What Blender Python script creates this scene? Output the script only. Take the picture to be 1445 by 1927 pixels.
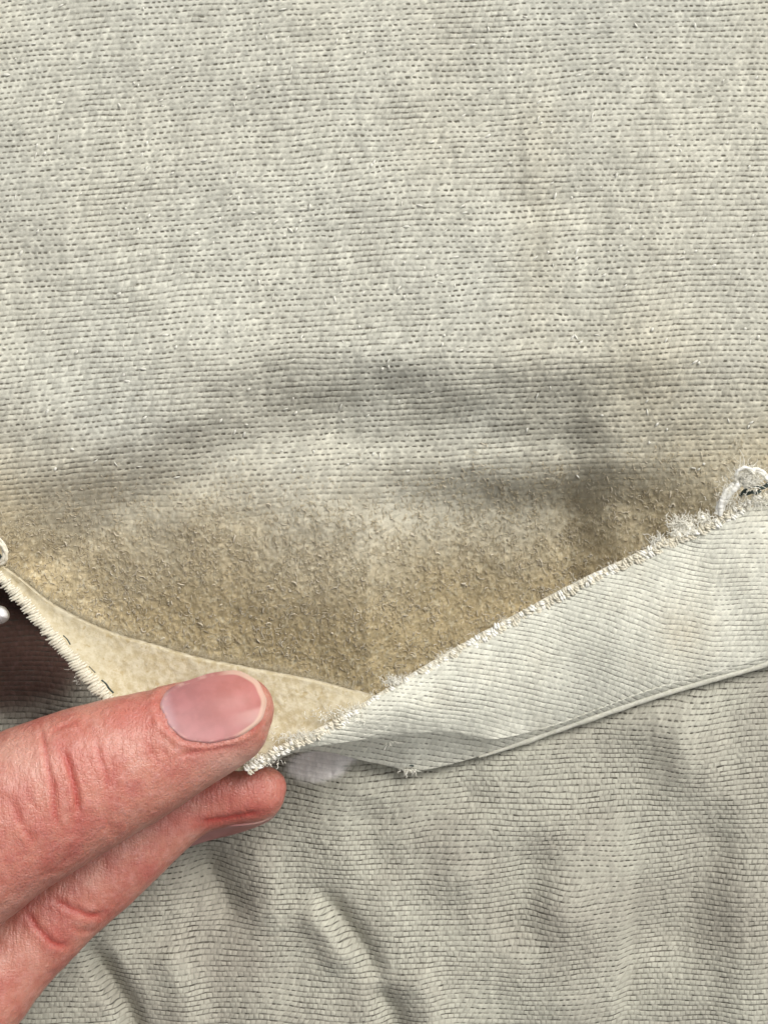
import bpy, math, random
import numpy as np
from mathutils import Vector
from mathutils.bvhtree import BVHTree

# ------------------------------------------------------------------ units
S = 6.0e-5            # metres per layout unit (the cloth in view is about 9 cm wide)
W, H = 1445.0, 1927.0
D = 4300.0            # camera height over the cloth, layout units
sc = bpy.context.scene
for o in list(bpy.data.objects): bpy.data.objects.remove(o)
rng = np.random.default_rng(7)
random.seed(7)

# ------------------------------------------------------------------ camera
cam_d = bpy.data.cameras.new("camera"); cam = bpy.data.objects.new("camera", cam_d)
sc.collection.objects.link(cam); sc.camera = cam
cam.location = (0, 0, D * S)
cam_d.sensor_fit = 'VERTICAL'; cam_d.sensor_height = 24.0
cam_d.lens = 24.0 * D / H
cam_d.clip_start = 0.002; cam_d.clip_end = 50

# ------------------------------------------------------------------ world, sun, exposure
SUN_EL, SUN_AZ = math.radians(50), math.radians(40)     # azimuth from picture-up towards picture-right
w = bpy.data.worlds.new("World"); sc.world = w; w.use_nodes = True
nt = w.node_tree; bg = nt.nodes['Background']
sky = nt.nodes.new('ShaderNodeTexSky'); sky.sky_type = 'NISHITA'; sky.sun_disc = False
sky.sun_elevation = SUN_EL; sky.sun_rotation = SUN_AZ
sky.air_density = 1.0; sky.dust_density = 6.0; sky.ozone_density = 0.3
hs = nt.nodes.new('ShaderNodeHueSaturation'); hs.inputs['Saturation'].default_value = .08      # white overcast light
nt.links.new(sky.outputs[0], hs.inputs['Color']); nt.links.new(hs.outputs[0], bg.inputs[0]); bg.inputs[1].default_value = 0.10
sun_d = bpy.data.lights.new("sun", 'SUN'); sun = bpy.data.objects.new("sun", sun_d)
sc.collection.objects.link(sun)
sun_d.energy = 1.5; sun_d.angle = math.radians(30); sun_d.color = (1.0, 0.955, 0.88)
dv = Vector((math.sin(SUN_AZ) * math.cos(SUN_EL), math.cos(SUN_AZ) * math.cos(SUN_EL), math.sin(SUN_EL)))
sun.rotation_euler = dv.to_track_quat('Z', 'Y').to_euler()
sc.view_settings.view_transform = 'Standard'; sc.view_settings.look = 'None'
sc.view_settings.exposure = 0.32; sc.view_settings.gamma = 1.0

# ------------------------------------------------------------------ helpers
def P(px, py, z=0.0):
    """layout point (picture column, picture row, height) -> scaled world metres"""
    k = (D - z) / D
    return ((px - W / 2) * k * S, (H / 2 - py) * k * S, z * S)
def PA(px, py, z):
    k = (D - z) / D
    return np.stack([(px - W / 2) * k * S, (H / 2 - py) * k * S, z * S + 0 * px], -1)
def sstep(a, b, x):
    t = np.clip((x - a) / (b - a), 0, 1); return t * t * (3 - 2 * t)
def hsh(i, j, s=0):
    n = (i.astype(np.int64) * 374761393 + j.astype(np.int64) * 668265263 + s * 974634777) & 0xffffffff
    n = ((n ^ (n >> 13)) * 1274126177) & 0xffffffff
    n = (n ^ (n >> 16)) & 0xffffffff
    return n / 4294967295.0
def vn(x, y, s=0):
    xi = np.floor(x); yi = np.floor(y); fx = x - xi; fy = y - yi
    fx = fx * fx * (3 - 2 * fx); fy = fy * fy * (3 - 2 * fy)
    a = hsh(xi, yi, s); b = hsh(xi + 1, yi, s); c = hsh(xi, yi + 1, s); d = hsh(xi + 1, yi + 1, s)
    return (a * (1 - fx) + b * fx) * (1 - fy) + (c * (1 - fx) + d * fx) * fy
def fbm(x, y, s=0, o=3):
    r = 0; a = 1; t = 0
    for k in range(o):
        r = r + a * (vn(x * 2 ** k + 17.3 * k, y * 2 ** k - 9.1 * k, s + k) - .5); t += a; a *= .5
    return r / t * 2          # about -1..1
def ip(x, pts):
    return np.interp(x, [p[0] for p in pts], [p[1] for p in pts])
def spline(pts, n):
    """Catmull-Rom through points, n samples, about even in arc length"""
    p = np.array(pts, float); q = np.vstack([2 * p[0] - p[1], p, 2 * p[-1] - p[-2]])
    out = []
    for i in range(len(p) - 1):
        a, b, c, d = q[i:i + 4]; t = np.linspace(0, 1, 24, endpoint=False)[:, None]
        out.append(.5 * ((2 * b) + (c - a) * t + (2 * a - 5 * b + 4 * c - d) * t ** 2 + (3 * b - a - 3 * c + d) * t ** 3))
    out.append(p[-1:]); o = np.vstack(out)
    L = np.r_[0, np.cumsum(np.linalg.norm(np.diff(o, axis=0), axis=1))]
    s = np.linspace(0, L[-1], n)
    return np.stack([np.interp(s, L, o[:, k]) for k in range(o.shape[1])], -1)

def new_mesh(name, verts, faces, smooth=True):
    me = bpy.data.meshes.new(name)
    verts = np.asarray(verts, np.float32); faces = np.asarray(faces, np.int32)
    me.vertices.add(len(verts)); me.vertices.foreach_set('co', verts.ravel())
    k = faces.shape[1]
    me.loops.add(faces.size); me.loops.foreach_set('vertex_index', faces.ravel())
    me.polygons.add(len(faces))
    me.polygons.foreach_set('loop_start', np.arange(0, faces.size, k, dtype=np.int32))
    me.polygons.foreach_set('loop_total', np.full(len(faces), k, np.int32))
    me.polygons.foreach_set('use_smooth', np.full(len(faces), smooth))
    me.update(calc_edges=True); me.validate()
    return me
def link(name, me, mat=None, parent=None, **props):
    o = bpy.data.objects.new(name, me); sc.collection.objects.link(o)
    if mat: me.materials.clear(); me.materials.append(mat)
    if parent: o.parent = parent
    for k, v in props.items(): o[k] = v
    return o
def attr(me, name, data):
    a = me.attributes.new(name, 'FLOAT', 'POINT'); a.data.foreach_set('value', np.asarray(data, np.float32).ravel())
def attr2(me, name, u, v):
    a = me.attributes.new(name, 'FLOAT_VECTOR', 'POINT')
    d = np.zeros((u.size, 3), np.float32); d[:, 0] = u.ravel(); d[:, 1] = v.ravel()
    a.data.foreach_set('vector', d.ravel())
def grid_faces(ny, nx, keep=None):
    i = np.arange(ny * nx).reshape(ny, nx)
    f = np.stack([i[:-1, :-1], i[1:, :-1], i[1:, 1:], i[:-1, 1:]], -1).reshape(-1, 4)
    if keep is not None:
        k = keep.ravel(); f = f[k[f].all(1)]
    return f
def compact(v, f, *arrs):
    used = np.zeros(len(v), bool); used[f.ravel()] = True
    m = np.cumsum(used) - 1
    return (v[used], m[f]) + tuple(a.ravel()[used] for a in arrs)

def tube(path, rad, sides=8, caps=True):
    """tube round a path given in layout units (world-like axes x right, y down, z up)"""
    p = np.asarray(path, float); n = len(p)
    r = np.full(n, float(rad)) if np.isscalar(rad) else np.asarray(rad, float)
    t = np.gradient(p, axis=0); t /= np.linalg.norm(t, axis=1)[:, None] + 1e-9
    a = np.cross(t, [0.13, 0.07, 1.0]); a /= np.linalg.norm(a, axis=1)[:, None] + 1e-9
    b = np.cross(t, a)
    th = np.linspace(0, 2 * math.pi, sides, endpoint=False)
    v = p[:, None] + r[:, None, None] * (np.cos(th)[None, :, None] * a[:, None] + np.sin(th)[None, :, None] * b[:, None])
    v = v.reshape(-1, 3)
    i = np.arange(n * sides).reshape(n, sides); j = np.roll(i, -1, 1)
    f = np.stack([i[:-1], j[:-1], j[1:], i[1:]], -1).reshape(-1, 4)
    return v, f
def join(parts):
    vs, fs, n = [], [], 0
    for v, f in parts: vs.append(v); fs.append(f + n); n += len(v)
    return np.vstack(vs), np.vstack(fs)
def tubes_many(paths, rad, sides=3):
    """paths (N,K,3), rad (N,K) -> one vertex/face set"""
    N, K, _ = paths.shape
    t = np.gradient(paths, axis=1); t /= np.linalg.norm(t, axis=2)[..., None] + 1e-9
    a = np.cross(t, np.array([0.31, 0.17, 1.0])); a /= np.linalg.norm(a, axis=2)[..., None] + 1e-9
    b = np.cross(t, a)
    th = np.linspace(0, 2 * math.pi, sides, endpoint=False)
    v = paths[:, :, None] + rad[:, :, None, None] * (np.cos(th)[:, None] * a[:, :, None] + np.sin(th)[:, None] * b[:, :, None])
    i = np.arange(N * K * sides).reshape(N, K, sides); j = np.roll(i, -1, 2)
    f = np.stack([i[:, :-1], i[:, 1:], j[:, 1:], j[:, :-1]], -1).reshape(-1, 4)
    return v.reshape(-1, 3), f
def to_world(v): return PA(v[:, 0], v[:, 1], v[:, 2])

# ------------------------------------------------------------------ node helper
class NT:
    def __init__(s, name):
        s.m = bpy.data.materials.new(name); s.m.use_nodes = True; s.t = s.m.node_tree
        s.b = s.t.nodes['Principled BSDF']
    def n(s, typ, **kw):
        x = s.t.nodes.new(typ)
        for k, v in kw.items(): setattr(x, k, v)
        return x
    def L(s, a, b): s.t.links.new(a, b)
    def put(s, sock, v):
        if hasattr(v, 'is_output') or isinstance(v, bpy.types.NodeSocket): s.L(v, sock)
        else: sock.default_value = v
    def mth(s, op, a, b=None, c=None, clamp=False):
        x = s.n('ShaderNodeMath', operation=op); x.use_clamp = clamp
        s.put(x.inputs[0], a)
        if b is not None: s.put(x.inputs[1], b)
        if c is not None: s.put(x.inputs[2], c)
        return x.outputs[0]
    def ss(s, lo, hi, v):
        x = s.n('ShaderNodeMapRange', interpolation_type='SMOOTHSTEP')
        s.put(x.inputs['Value'], v); x.inputs['From Min'].default_value = lo; x.inputs['From Max'].default_value = hi
        return x.outputs[0]
    def mix(s, f, a, b, blend='MIX'):
        x = s.n('ShaderNodeMix', data_type='RGBA', blend_type=blend)
        s.put(x.inputs[0], f); s.put(x.inputs[6], a if not isinstance(a, tuple) else (*a, 1)); s.put(x.inputs[7], b if not isinstance(b, tuple) else (*b, 1))
        return x.outputs[2]
    def at(s, name, out='Fac'): return s.n('ShaderNodeAttribute', attribute_name=name).outputs[out]
    def noise(s, vec, scale, det=2, rough=.5):
        x = s.n('ShaderNodeTexNoise'); s.L(vec, x.inputs['Vector']); x.inputs['Scale'].default_value = scale
        x.inputs['Detail'].default_value = det; x.inputs['Roughness'].default_value = rough
        return x.outputs['Fac']
    def obj(s): return s.n('ShaderNodeTexCoord').outputs['Object']
    def bump(s, h, dist, strength=1.0, normal=None):
        x = s.n('ShaderNodeBump'); s.L(h, x.inputs['Height']); x.inputs['Distance'].default_value = dist
        x.inputs['Strength'].default_value = strength
        if normal is not None: s.L(normal, x.inputs['Normal'])
        return x.outputs[0]

# ------------------------------------------------------------------ woven cloth material
def weave_material(name, yarn, yarn2, gap, tan, gapw=.25, gapk=.85, cellk=.35, tonek=.22, diag=.08):
    g = NT(name)
    uv = g.at('weave', 'Vector'); sp = g.n('ShaderNodeSeparateXYZ'); g.L(uv, sp.inputs[0])
    u, v = sp.outputs[0], sp.outputs[1]
    tw = g.at('twill'); nap = g.at('nap'); tn = g.at('tan'); fade = g.at('fade')
    r = g.mth('FLOOR', v); fv = g.mth('SUBTRACT', v, r)
    sl = g.mth('MULTIPLY', tw, g.mth('SUBTRACT', fv, .5))
    uu = g.mth('ADD', g.mth('MULTIPLY_ADD', r, .5, u), sl)
    c = g.mth('FLOOR', uu); fu = g.mth('SUBTRACT', uu, c)
    cv = g.n('ShaderNodeCombineXYZ'); g.L(c, cv.inputs[0]); g.L(r, cv.inputs[1])
    wn = g.n('ShaderNodeTexWhiteNoise', noise_dimensions='2D'); g.L(cv.outputs[0], wn.inputs['Vector'])
    wv = wn.outputs['Value']; wc = g.n('ShaderNodeSeparateColor'); g.L(wn.outputs['Color'], wc.inputs[0])
    ev = g.mth('MULTIPLY', g.mth('ABSOLUTE', g.mth('SUBTRACT', fv, .5)), 2)
    eu = g.mth('MULTIPLY', g.mth('ABSOLUTE', g.mth('SUBTRACT', fu, .5)), 2)
    # yarn edges wobble: one noise shifts where the gap opens
    wob = g.mth('MULTIPLY_ADD', g.noise(uv, 1.7, 3), .5, -.25)
    # pits between the rows: dashes set brick-wise, joined by a thinner line
    rb = g.mth('ROUND', v); dvv = g.mth('ABSOLUTE', g.mth('SUBTRACT', v, rb))
    ub = g.mth('MULTIPLY_ADD', rb, .5, u); fb = g.mth('SUBTRACT', ub, g.mth('FLOOR', ub))
    du = g.mth('ABSOLUTE', g.mth('SUBTRACT', fb, .5))
    lw = g.mth('MULTIPLY_ADD', wob, .35, dvv)
    rg = g.ss(gapw, .04, lw)
    fl = g.at('line')
    dash = g.ss(.42, .16, g.mth('MULTIPLY_ADD', wob, .5, du))
    bc = g.n('ShaderNodeCombineXYZ'); g.L(g.mth('FLOOR', ub), bc.inputs[0]); g.L(rb, bc.inputs[1])
    bw_ = g.n('ShaderNodeTexWhiteNoise', noise_dimensions='2D'); g.L(bc.outputs[0], bw_.inputs['Vector'])
    dr_ = g.mth('MULTIPLY_ADD', g.ss(0, .55, bw_.outputs['Value']), .75, .25)
    line = g.mth('MULTIPLY', g.mth('MULTIPLY', rg, dr_), g.mth('MULTIPLY_ADD', dash, g.mth('SUBTRACT', 1, fl), fl))
    cg = g.ss(.55, 1.02, g.mth('ADD', eu, wob))
    line = g.mth('MAXIMUM', line, g.mth('MULTIPLY', cg, g.mth('MULTIPLY', fl, cellk)))
    line = g.mth('MULTIPLY', line, g.mth('MULTIPLY_ADD', wc.outputs[1], .7, .45), clamp=True)
    line = g.mth('MULTIPLY', line, g.mth('SUBTRACT', 1, nap, clamp=True))
    line = g.mth('MULTIPLY', line, g.mth('MULTIPLY_ADD', fade, -.85, 1))
    line = g.mth('MULTIPLY', line, gapk)
    ob = g.obj()
    big = g.ss(.35, .68, g.noise(ob, 55, 4, .6))
    col = g.mix(big, yarn, yarn2)
    # per float tone and fibre streaks along each float
    st = g.n('ShaderNodeVectorMath', operation='MULTIPLY'); g.L(uv, st.inputs[0]); st.inputs[1].default_value = (2.0, 7.0, 1)
    fib = g.noise(st.outputs[0], 1.5, 3, .6)
    tone = g.mth('MULTIPLY_ADD', wv, tonek, 1 - tonek / 2)
    for sc3 in ((1.1, .03, 1),):      # thicker and thinner yarns run right through the cloth
        vm = g.n('ShaderNodeVectorMath', operation='MULTIPLY'); g.L(uv, vm.inputs[0]); vm.inputs[1].default_value = sc3
        tone = g.mth('MULTIPLY', tone, g.mth('MULTIPLY_ADD', g.ss(.3, .7, g.noise(vm.outputs[0], 1.0, 2)), .13, .935))
    dg = g.n('ShaderNodeMapping'); g.L(uv, dg.inputs['Vector']); dg.inputs['Rotation'].default_value = (0, 0, math.radians(52)); dg.inputs['Scale'].default_value = (.9, .22, 1)
    tone = g.mth('MULTIPLY', tone, g.mth('MULTIPLY_ADD', g.ss(.3, .7, g.noise(dg.outputs[0], 1.0, 3, .6)), diag, 1 - diag / 2))
    tone = g.mth('MULTIPLY', tone, g.mth('MULTIPLY_ADD', fib, .40, .80))
    tc = g.n('ShaderNodeCombineColor'); [g.L(tone, tc.inputs[k]) for k in range(3)]
    fuzz = g.noise(ob, 2600, 4, .65)
    tanc = g.mix(g.ss(.30, .72, fuzz), (tan[0] * .76, tan[1] * .72, tan[2] * .63), tan)
    an = g.n('ShaderNodeVectorMath', operation='MULTIPLY'); g.L(ob, an.inputs[0]); an.inputs[1].default_value = (1.5, 1.0, 1.0)
    clump = g.ss(.52, .68, g.noise(an.outputs[0], 1300, 3, .55))
    tanc = g.mix(g.mth('MULTIPLY', clump, .75), tanc, (min(1, tan[0] * 1.18), min(1, tan[1] * 1.28), min(1, tan[2] * 1.45)))
    col = g.mix(tn, col, tanc)
    col = g.mix(fade, col, (.93, .90, .87))
    col = g.mix(1.0, col, tc.outputs[0], 'MULTIPLY')
    col = g.mix(line, col, gap)
    g.L(col, g.b.inputs['Base Color'])
    g.b.inputs['Roughness'].default_value = .92
    g.b.inputs['Specular IOR Level'].default_value = .15
    g.b.inputs['Sheen Weight'].default_value = .12; g.b.inputs['Sheen Roughness'].default_value = .5
    h = g.mth('MULTIPLY', g.mth('SUBTRACT', 1, line), .7)
    h = g.mth('ADD', h, g.mth('MULTIPLY', fib, .5))
    h = g.mth('ADD', h, g.mth('MULTIPLY', fuzz, .35))
    g.L(g.bump(h, 0.00009, .8), g.b.inputs['Normal'])
    return g.m

M_back = weave_material('cloth_back', (.555, .55, .475), (.50, .495, .43), (.10, .09, .065), (.57, .475, .30), .27, .92, .5, .24, .15)
M_front = weave_material('cloth_front', (.445, .435, .362), (.368, .348, .29), (.045, .038, .03), (.060, .026, .020), .19, .95, .50, .14)  # last colour: dark brown for the shade painted under the flap
M_flap = weave_material('cloth_flap', (.68, .67, .575), (.61, .605, .52), (.13, .12, .10), (.52, .45, .33), .19, .8, .35, .16)

def line_amount(tw, lo=.08, hi=.75):
    return lo + (hi - lo) * (1 - sstep(.1, .8, np.abs(tw)))
def weave_h(u, v, tw, fl, seed=0, pw=.19):
    rb = np.round(v); dv_ = np.abs(v - rb); ub = u + .5 * rb; du = np.abs(ub - np.floor(ub) - .5)
    pit = (.35 + .65 * hsh(np.floor(ub), rb, seed + 9)) * np.exp(-(dv_ / pw) ** 2) * (fl + (1 - fl) * sstep(.45, .12, du))
    r = np.floor(v); fv = v - r
    uu = u + .5 * r + tw * (fv - .5); c = np.floor(uu); fu = uu - c
    k = hsh(c, r, seed); k2 = hsh(c, r, seed + 5)
    body = (.35 + .65 * np.sin(np.pi * fv) ** .8) * (.15 + .85 * np.sin(np.pi * fu) ** .8)
    return (1 - pit) * .75 + body * (.35 + .5 * k + .8 * np.clip(k2 - .92, 0, 1) / .08)

# ------------------------------------------------------------------ the garment
garment = bpy.data.objects.new('garment', None); sc.collection.objects.link(garment)
garment.location = (0, 0, 0)
garment['label'] = 'worn grey-beige canvas garment with a frayed pocket opening pulled wide by fingers'
garment['category'] = 'garment'

def opening_y(x):        # picture row where the back panel passes behind the flap
    return ip(x, [(-200, 960), (0, 1062), (100, 1140), (200, 1190), (380, 1243), (600, 1285), (690, 1312), (900, 1195), (1100, 1090), (1250, 1020), (1445, 910), (1700, 800)])

# --- back panel
def back_z(x, y):
    nx = 26 * fbm(x / 150, y / 120, 13, 2)
    sg = y + nx - (712 + .52 * np.clip(500 - x, 0, 600))
    R1 = 1 - sstep(1062, 1172, x + fbm(x / 60, y / 90, 3) * 9)
    z = -100 * sstep(-60, 130, sg) * (.48 * (1 - .95 * sstep(1150, 1400, x)) + .52 * R1) * (1 - .45 * sstep(330, 40, x))
    z += 6 * sstep(120, 190, sg) * R1
    z += -58 * sstep(850, 960, y + .6 * nx) * (.10 + .90 * sstep(560, 860, x)) * (.65 * (1 - .9 * sstep(1150, 1380, x)) + .35 * R1)
    edge = opening_y(x)
    dpt = ip(x, [(-200, 20), (0, 60), (200, 150), (600, 180), (900, 150), (1200, 80), (1445, 40), (1700, 20)])
    z -= dpt * sstep(0, 1, (y - (edge - 380)) / 430.) ** 1.2
    z += 16 * fbm(x / 420, y / 330, 11, 2)
    z += 5 * fbm(x / 120, y / 75, 12, 2)
    z += 8 * np.exp(-((x - 1010 - 12 * np.sin(y / 60)) / 26) ** 2) * sstep(120, 200, y) * (1 - sstep(330, 420, y))
    z += 9 * np.exp(-((x - 1225) / 60) ** 2) * sstep(250, 420, y) * (1 - sstep(600, 800, y))
    z -= 4 * np.exp(-((y - (x * -.05 + 690)) / 18) ** 2) * sstep(930, 990, x) * (1 - sstep(1110, 1170, x))
    return z
def nap_amount(x, y):
    yn = ip(x, [(-200, 900), (0, 925), (250, 905), (520, 900), (800, 890), (1150, 850), (1300, 830), (1445, 850), (1700, 850)])
    return sstep(-55, 130, y - yn + 40 * fbm(x / 70, y / 70, 21, 3))
def tan_amount(x, y):
    yn = ip(x, [(-200, 900), (0, 960), (160, 1030), (400, 1060), (700, 1070), (1000, 1060), (1150, 990), (1300, 930), (1445, 910), (1700, 880)])
    a = .97 * sstep(-270, 150, y - yn + 55 * fbm(x / 140, y / 110, 31, 3))
    a = np.maximum(a, .22 * np.exp(-((x - 1230) / 130) ** 2) * sstep(480, 760, y))       # warm stain running up beside the corner
    a = np.maximum(a, .09 * np.exp(-((x - 1010) / 45) ** 2) * sstep(150, 230, y) * (1 - .5 * sstep(380, 700, y)))
    a = np.maximum(a, .38 * sstep(760, 960, y) * (1 - sstep(80, 330, x)))
    return np.clip(a + .10 * fbm(x / 210, y / 260, 33, 3) + .05, 0, 1)

def make_back():
    st = 2.15
    xs = np.arange(-170, W + 170, st); ys = np.arange(-170, 1430, st)
    X, Y = np.meshgrid(xs, ys)
    lim = ip(X, [(-200, 1000), (0, 1092), (60, 1138), (200, 1235), (400, 1300), (700, 1430), (1000, 1330), (1445, 1150), (1650, 1080)])
    keep = Y < lim
    wx = 7 * fbm(X / 95, Y / 95, 41, 2) + 2.0 * fbm(X / 17, Y / 17, 42, 2)
    wy = 7 * fbm(X / 190, Y / 110, 43, 2) + 1.7 * fbm(X / 24, Y / 9, 44, 2)
    wx += 2.5 * fbm(X / 14, Y / 9, 40, 2)
    slope = .085 * (1 - .55 * sstep(300, 1200, X))
    u = (X - .08 * Y + wx) / 12.3
    v = (Y + .095 * X - .000028 * X * X + wy) / 10.3
    tpatch = sstep(-.15, .35, fbm(X / 95, Y / 70, 45, 3) + .35 * sstep(420, 0, Y))
    tw = .25 + .95 * tpatch
    nap = nap_amount(X, Y); tan = tan_amount(X, Y)
    fl = np.clip(line_amount(tw, .05, .50) + .35 * fbm(X / 50, Y / 22, 49, 2), 0, .85)
    h = weave_h(u, v, tw, fl, 1)
    amp = 2.0 * (1 - nap)
    z = back_z(X, Y) + amp * h
    z += (1 - nap) * (1.0 * fbm(X / 8, Y / 8, 46, 2) + 2.6 * fbm((X + .6 * Y) / 11, (Y - .3 * X) / 44, 146, 2))
    z += nap * (2.4 * fbm(X / 13, Y / 17, 47, 3) + 1.5 * fbm(X / 5.5, Y / 5.5, 48, 2))
    f = grid_faces(*X.shape, keep)
    co = PA(X, Y, z).reshape(-1, 3)
    co, f, u, v, tw, nap, tan, fl = compact(co, f, u, v, tw, nap, tan, fl)
    me = new_mesh('back_panel', co, f)
    attr2(me, 'weave', u, v); attr(me, 'twill', tw); attr(me, 'nap', nap); attr(me, 'tan', tan); attr(me, 'fade', nap * 0); attr(me, 'line', fl)
    return link('back_panel', me, M_back, garment, label='inner back cloth, woven grey above and napped tan towards the opening')
make_back()

# --- front panel
def seg_dist(X, Y, pts):
    best = np.full(X.shape, 1e9); side = np.zeros(X.shape); along = np.zeros(X.shape)
    n = len(pts) - 1
    for k in range(n):
        ax, ay = pts[k]; bx, by = pts[k + 1]; dx, dy = bx - ax, by - ay; L2 = dx * dx + dy * dy
        t = np.clip(((X - ax) * dx + (Y - ay) * dy) / L2, 0, 1)
        d = np.hypot(X - ax - t * dx, Y - ay - t * dy); m = d < best
        best = np.where(m, d, best); along = np.where(m, (k + t) / n, along)
        side = np.where(m, np.sign(dx * (Y - ay) - dy * (X - ax)), side)
    return best, side, along
WRINK = [  # polyline, width, height (+ ridge, - valley)
    ([(590, 1660), (640, 1725), (690, 1790), (715, 1860)], 17, -15),
    ([(560, 1690), (620, 1770), (650, 1830)], 24, 12),
    ([(700, 1850), (735, 1900), (760, 1980)], 18, -15),
    ([(760, 1820), (800, 1880), (830, 1990)], 28, 11),
    ([(375, 1590), (410, 1660), (450, 1740)], 24, -18),
    ([(460, 1560), (500, 1660), (520, 1760)], 34, 12),
    ([(160, 1770), (205, 1830), (240, 1890), (270, 1980)], 17, -26),
    ([(300, 1760), (340, 1850), (350, 1980)], 34, 13),
    ([(1090, 1330), (1260, 1380), (1330, 1500)], 46, 10),
    ([(1350, 1500), (1330, 1600), (1290, 1720), (1230, 1820)], 40, -12),
    ([(900, 1500), (860, 1600), (880, 1700)], 40, 11),
    ([(1010, 1560), (1000, 1680), (960, 1800)], 36, -10),
    ([(1080, 1650), (1050, 1800), (1060, 1960)], 44, 10),
    ([(700, 1500), (690, 1580), (740, 1660)], 30, -9),
]
def front_z(x, y):
    z = -62 + 0 * x
    z -= 95 * (1 - sstep(380, 720, x)) * (1 - sstep(1600, 1900, y) * .35)
    cave = (1 - sstep(120, 420, x)) * (1 - sstep(1330, 1560, y))
    z -= 40 * cave
    z += 24 * fbm(x / 165, y / 280, 51, 2) + 5 * fbm(x / 95, y / 140, 52, 2)
    for pts, wd, a in WRINK:
        d, s, t = seg_dist(x, y, pts)
        z += 1.8 * a * np.exp(-(d / (1.25 * wd)) ** 2) * np.minimum(1, 4 * t) * np.minimum(1, 4 * (1 - t) + .15)
    xv = 1186 + .1 * (1860 - y)                       # deep fold at lower right
    f = sstep(1620, 1800, y)
    z += f * np.where(x > xv, -34 + 34 * sstep(0, 1, (x - xv) / 200.), -34 * (1 - sstep(0, 1, (xv - x) / 34.)))
    z += 18 * np.exp(-((x - 1400) / 50) ** 2) * sstep(1580, 1700, y)
    # trough where the flap's lower fold lies on it
    z -= 10 * np.exp(-((y - ip(x, [(600, 1420), (780, 1455), (950, 1405), (1200, 1322), (1445, 1246)])) / 22) ** 2) * sstep(600, 700, x)
    return z
def make_front():
    st = 2.1
    xs = np.arange(-170, W + 170, st); ys = np.arange(1040, H + 170, st)
    X, Y = np.meshgrid(xs, ys)
    lim = ip(X, [(-200, 930), (0, 1066), (60, 1128), (200, 1250), (400, 1310), (700, 1370), (1000, 1280), (1445, 1110), (1700, 1040)])
    keep = Y > lim
    zz = front_z(X, Y)
    wx = 9 * fbm(X / 130, Y / 90, 61, 2) + 1.2 * fbm(X / 20, Y / 20, 62, 2)
    wy = 12 * fbm(X / 170, Y / 120, 63, 2) + 1.5 * fbm(X / 26, Y / 10, 64, 2)
    wx += 2.0 * fbm(X / 14, Y / 10, 60, 2)
    u = (X + wx + .22 * zz) / 10.4
    v = (Y + wy - .32 * (zz + 62) + .03 * X) / 9.7
    tpatch = sstep(.0, .45, fbm(X / 90, Y / 90, 65, 3))
    tw = .05 + .6 * tpatch
    fl = np.clip(line_amount(tw, .25, .80) + .3 * fbm(X / 60, Y / 25, 69, 2), .05, 1)
    z = zz + 1.7 * weave_h(u, v, tw, fl, 2, .14) + 1.4 * fbm(X / 8, Y / 8, 66, 2)
    # pale smear under the flap by the fingertip
    a = (X - 560) / 78.; b = (Y - 1428) / 36.
    fade = sstep(1.25, .75, np.sqrt(((X - 604) / 62.) ** 2 + ((Y - 1436 - .18 * (604 - X)) / 31.) ** 2) + .18 * fbm(X / 30, Y / 14, 67, 2))
    z -= fade * 2.8 * weave_h(u, v, tw, fl, 2)
    cave_shade = .97 * (1 - sstep(1275, 1400, Y + .10 * X + 45 * fbm(X / 90, Y / 60, 68, 3)))* (1 - sstep(300, 420, X))  # shade beneath the lifted flap at left, painted into the cloth colour
    f = grid_faces(*X.shape, keep)
    co = PA(X, Y, z).reshape(-1, 3)
    co, f, u, v, tw, fade, cave_shade, fl = compact(co, f, u, v, tw, fade, cave_shade, fl)
    me = new_mesh('front_panel', co, f)
    attr2(me, 'weave', u, v); attr(me, 'twill', tw); attr(me, 'nap', u * 0); attr(me, 'tan', cave_shade); attr(me, 'fade', fade); attr(me, 'line', fl)  # on this panel the tan attribute carries the painted shade
    return link('front_panel', me, M_front, garment, label='rumpled outer front cloth of visible weave below the flap')
make_front()

# --- flap (turned front edge of the opening): T top edge, M ridge, B lower fold
N_S = 640
T = spline([(462, 1447, 118), (500, 1419, 120), (560, 1392, 116), (620, 1363, 108), (690, 1322, 96), (760, 1280, 84), (850, 1226, 72), (950, 1170, 60), (1100, 1090, 42), (1250, 1020, 26), (1345, 978, 16), (1445, 925, 10), (1640, 850, 0)], N_S)
Mr = spline([(464, 1450, 112), (510, 1430, 112), (560, 1411, 105), (620, 1401, 98), (690, 1391, 84), (760, 1382, 70), (850, 1378, 46), (930, 1391, 4), (1050, 1362, -22), (1200, 1306, -28), (1320, 1270, -30), (1445, 1236, -32), (1640, 1160, -34)], N_S)
B = spline([(466, 1452, 104), (512, 1434, 100), (560, 1416, 84), (620, 1416, 40), (680, 1431, 0), (740, 1444, -24), (785, 1452, -34), (900, 1424, -40), (1050, 1372, -42), (1200, 1320, -44), (1320, 1283, -44), (1445, 1247, -44), (1640, 1170, -46)], N_S)
# even the three curves out by column so that they face each other
def by_x(C, xs): 
    return np.stack([xs, np.interp(xs, C[:, 0], C[:, 1]), np.interp(xs, C[:, 0], C[:, 2])], -1)
XS = np.arange(466, 1620, 2.1)
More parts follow.
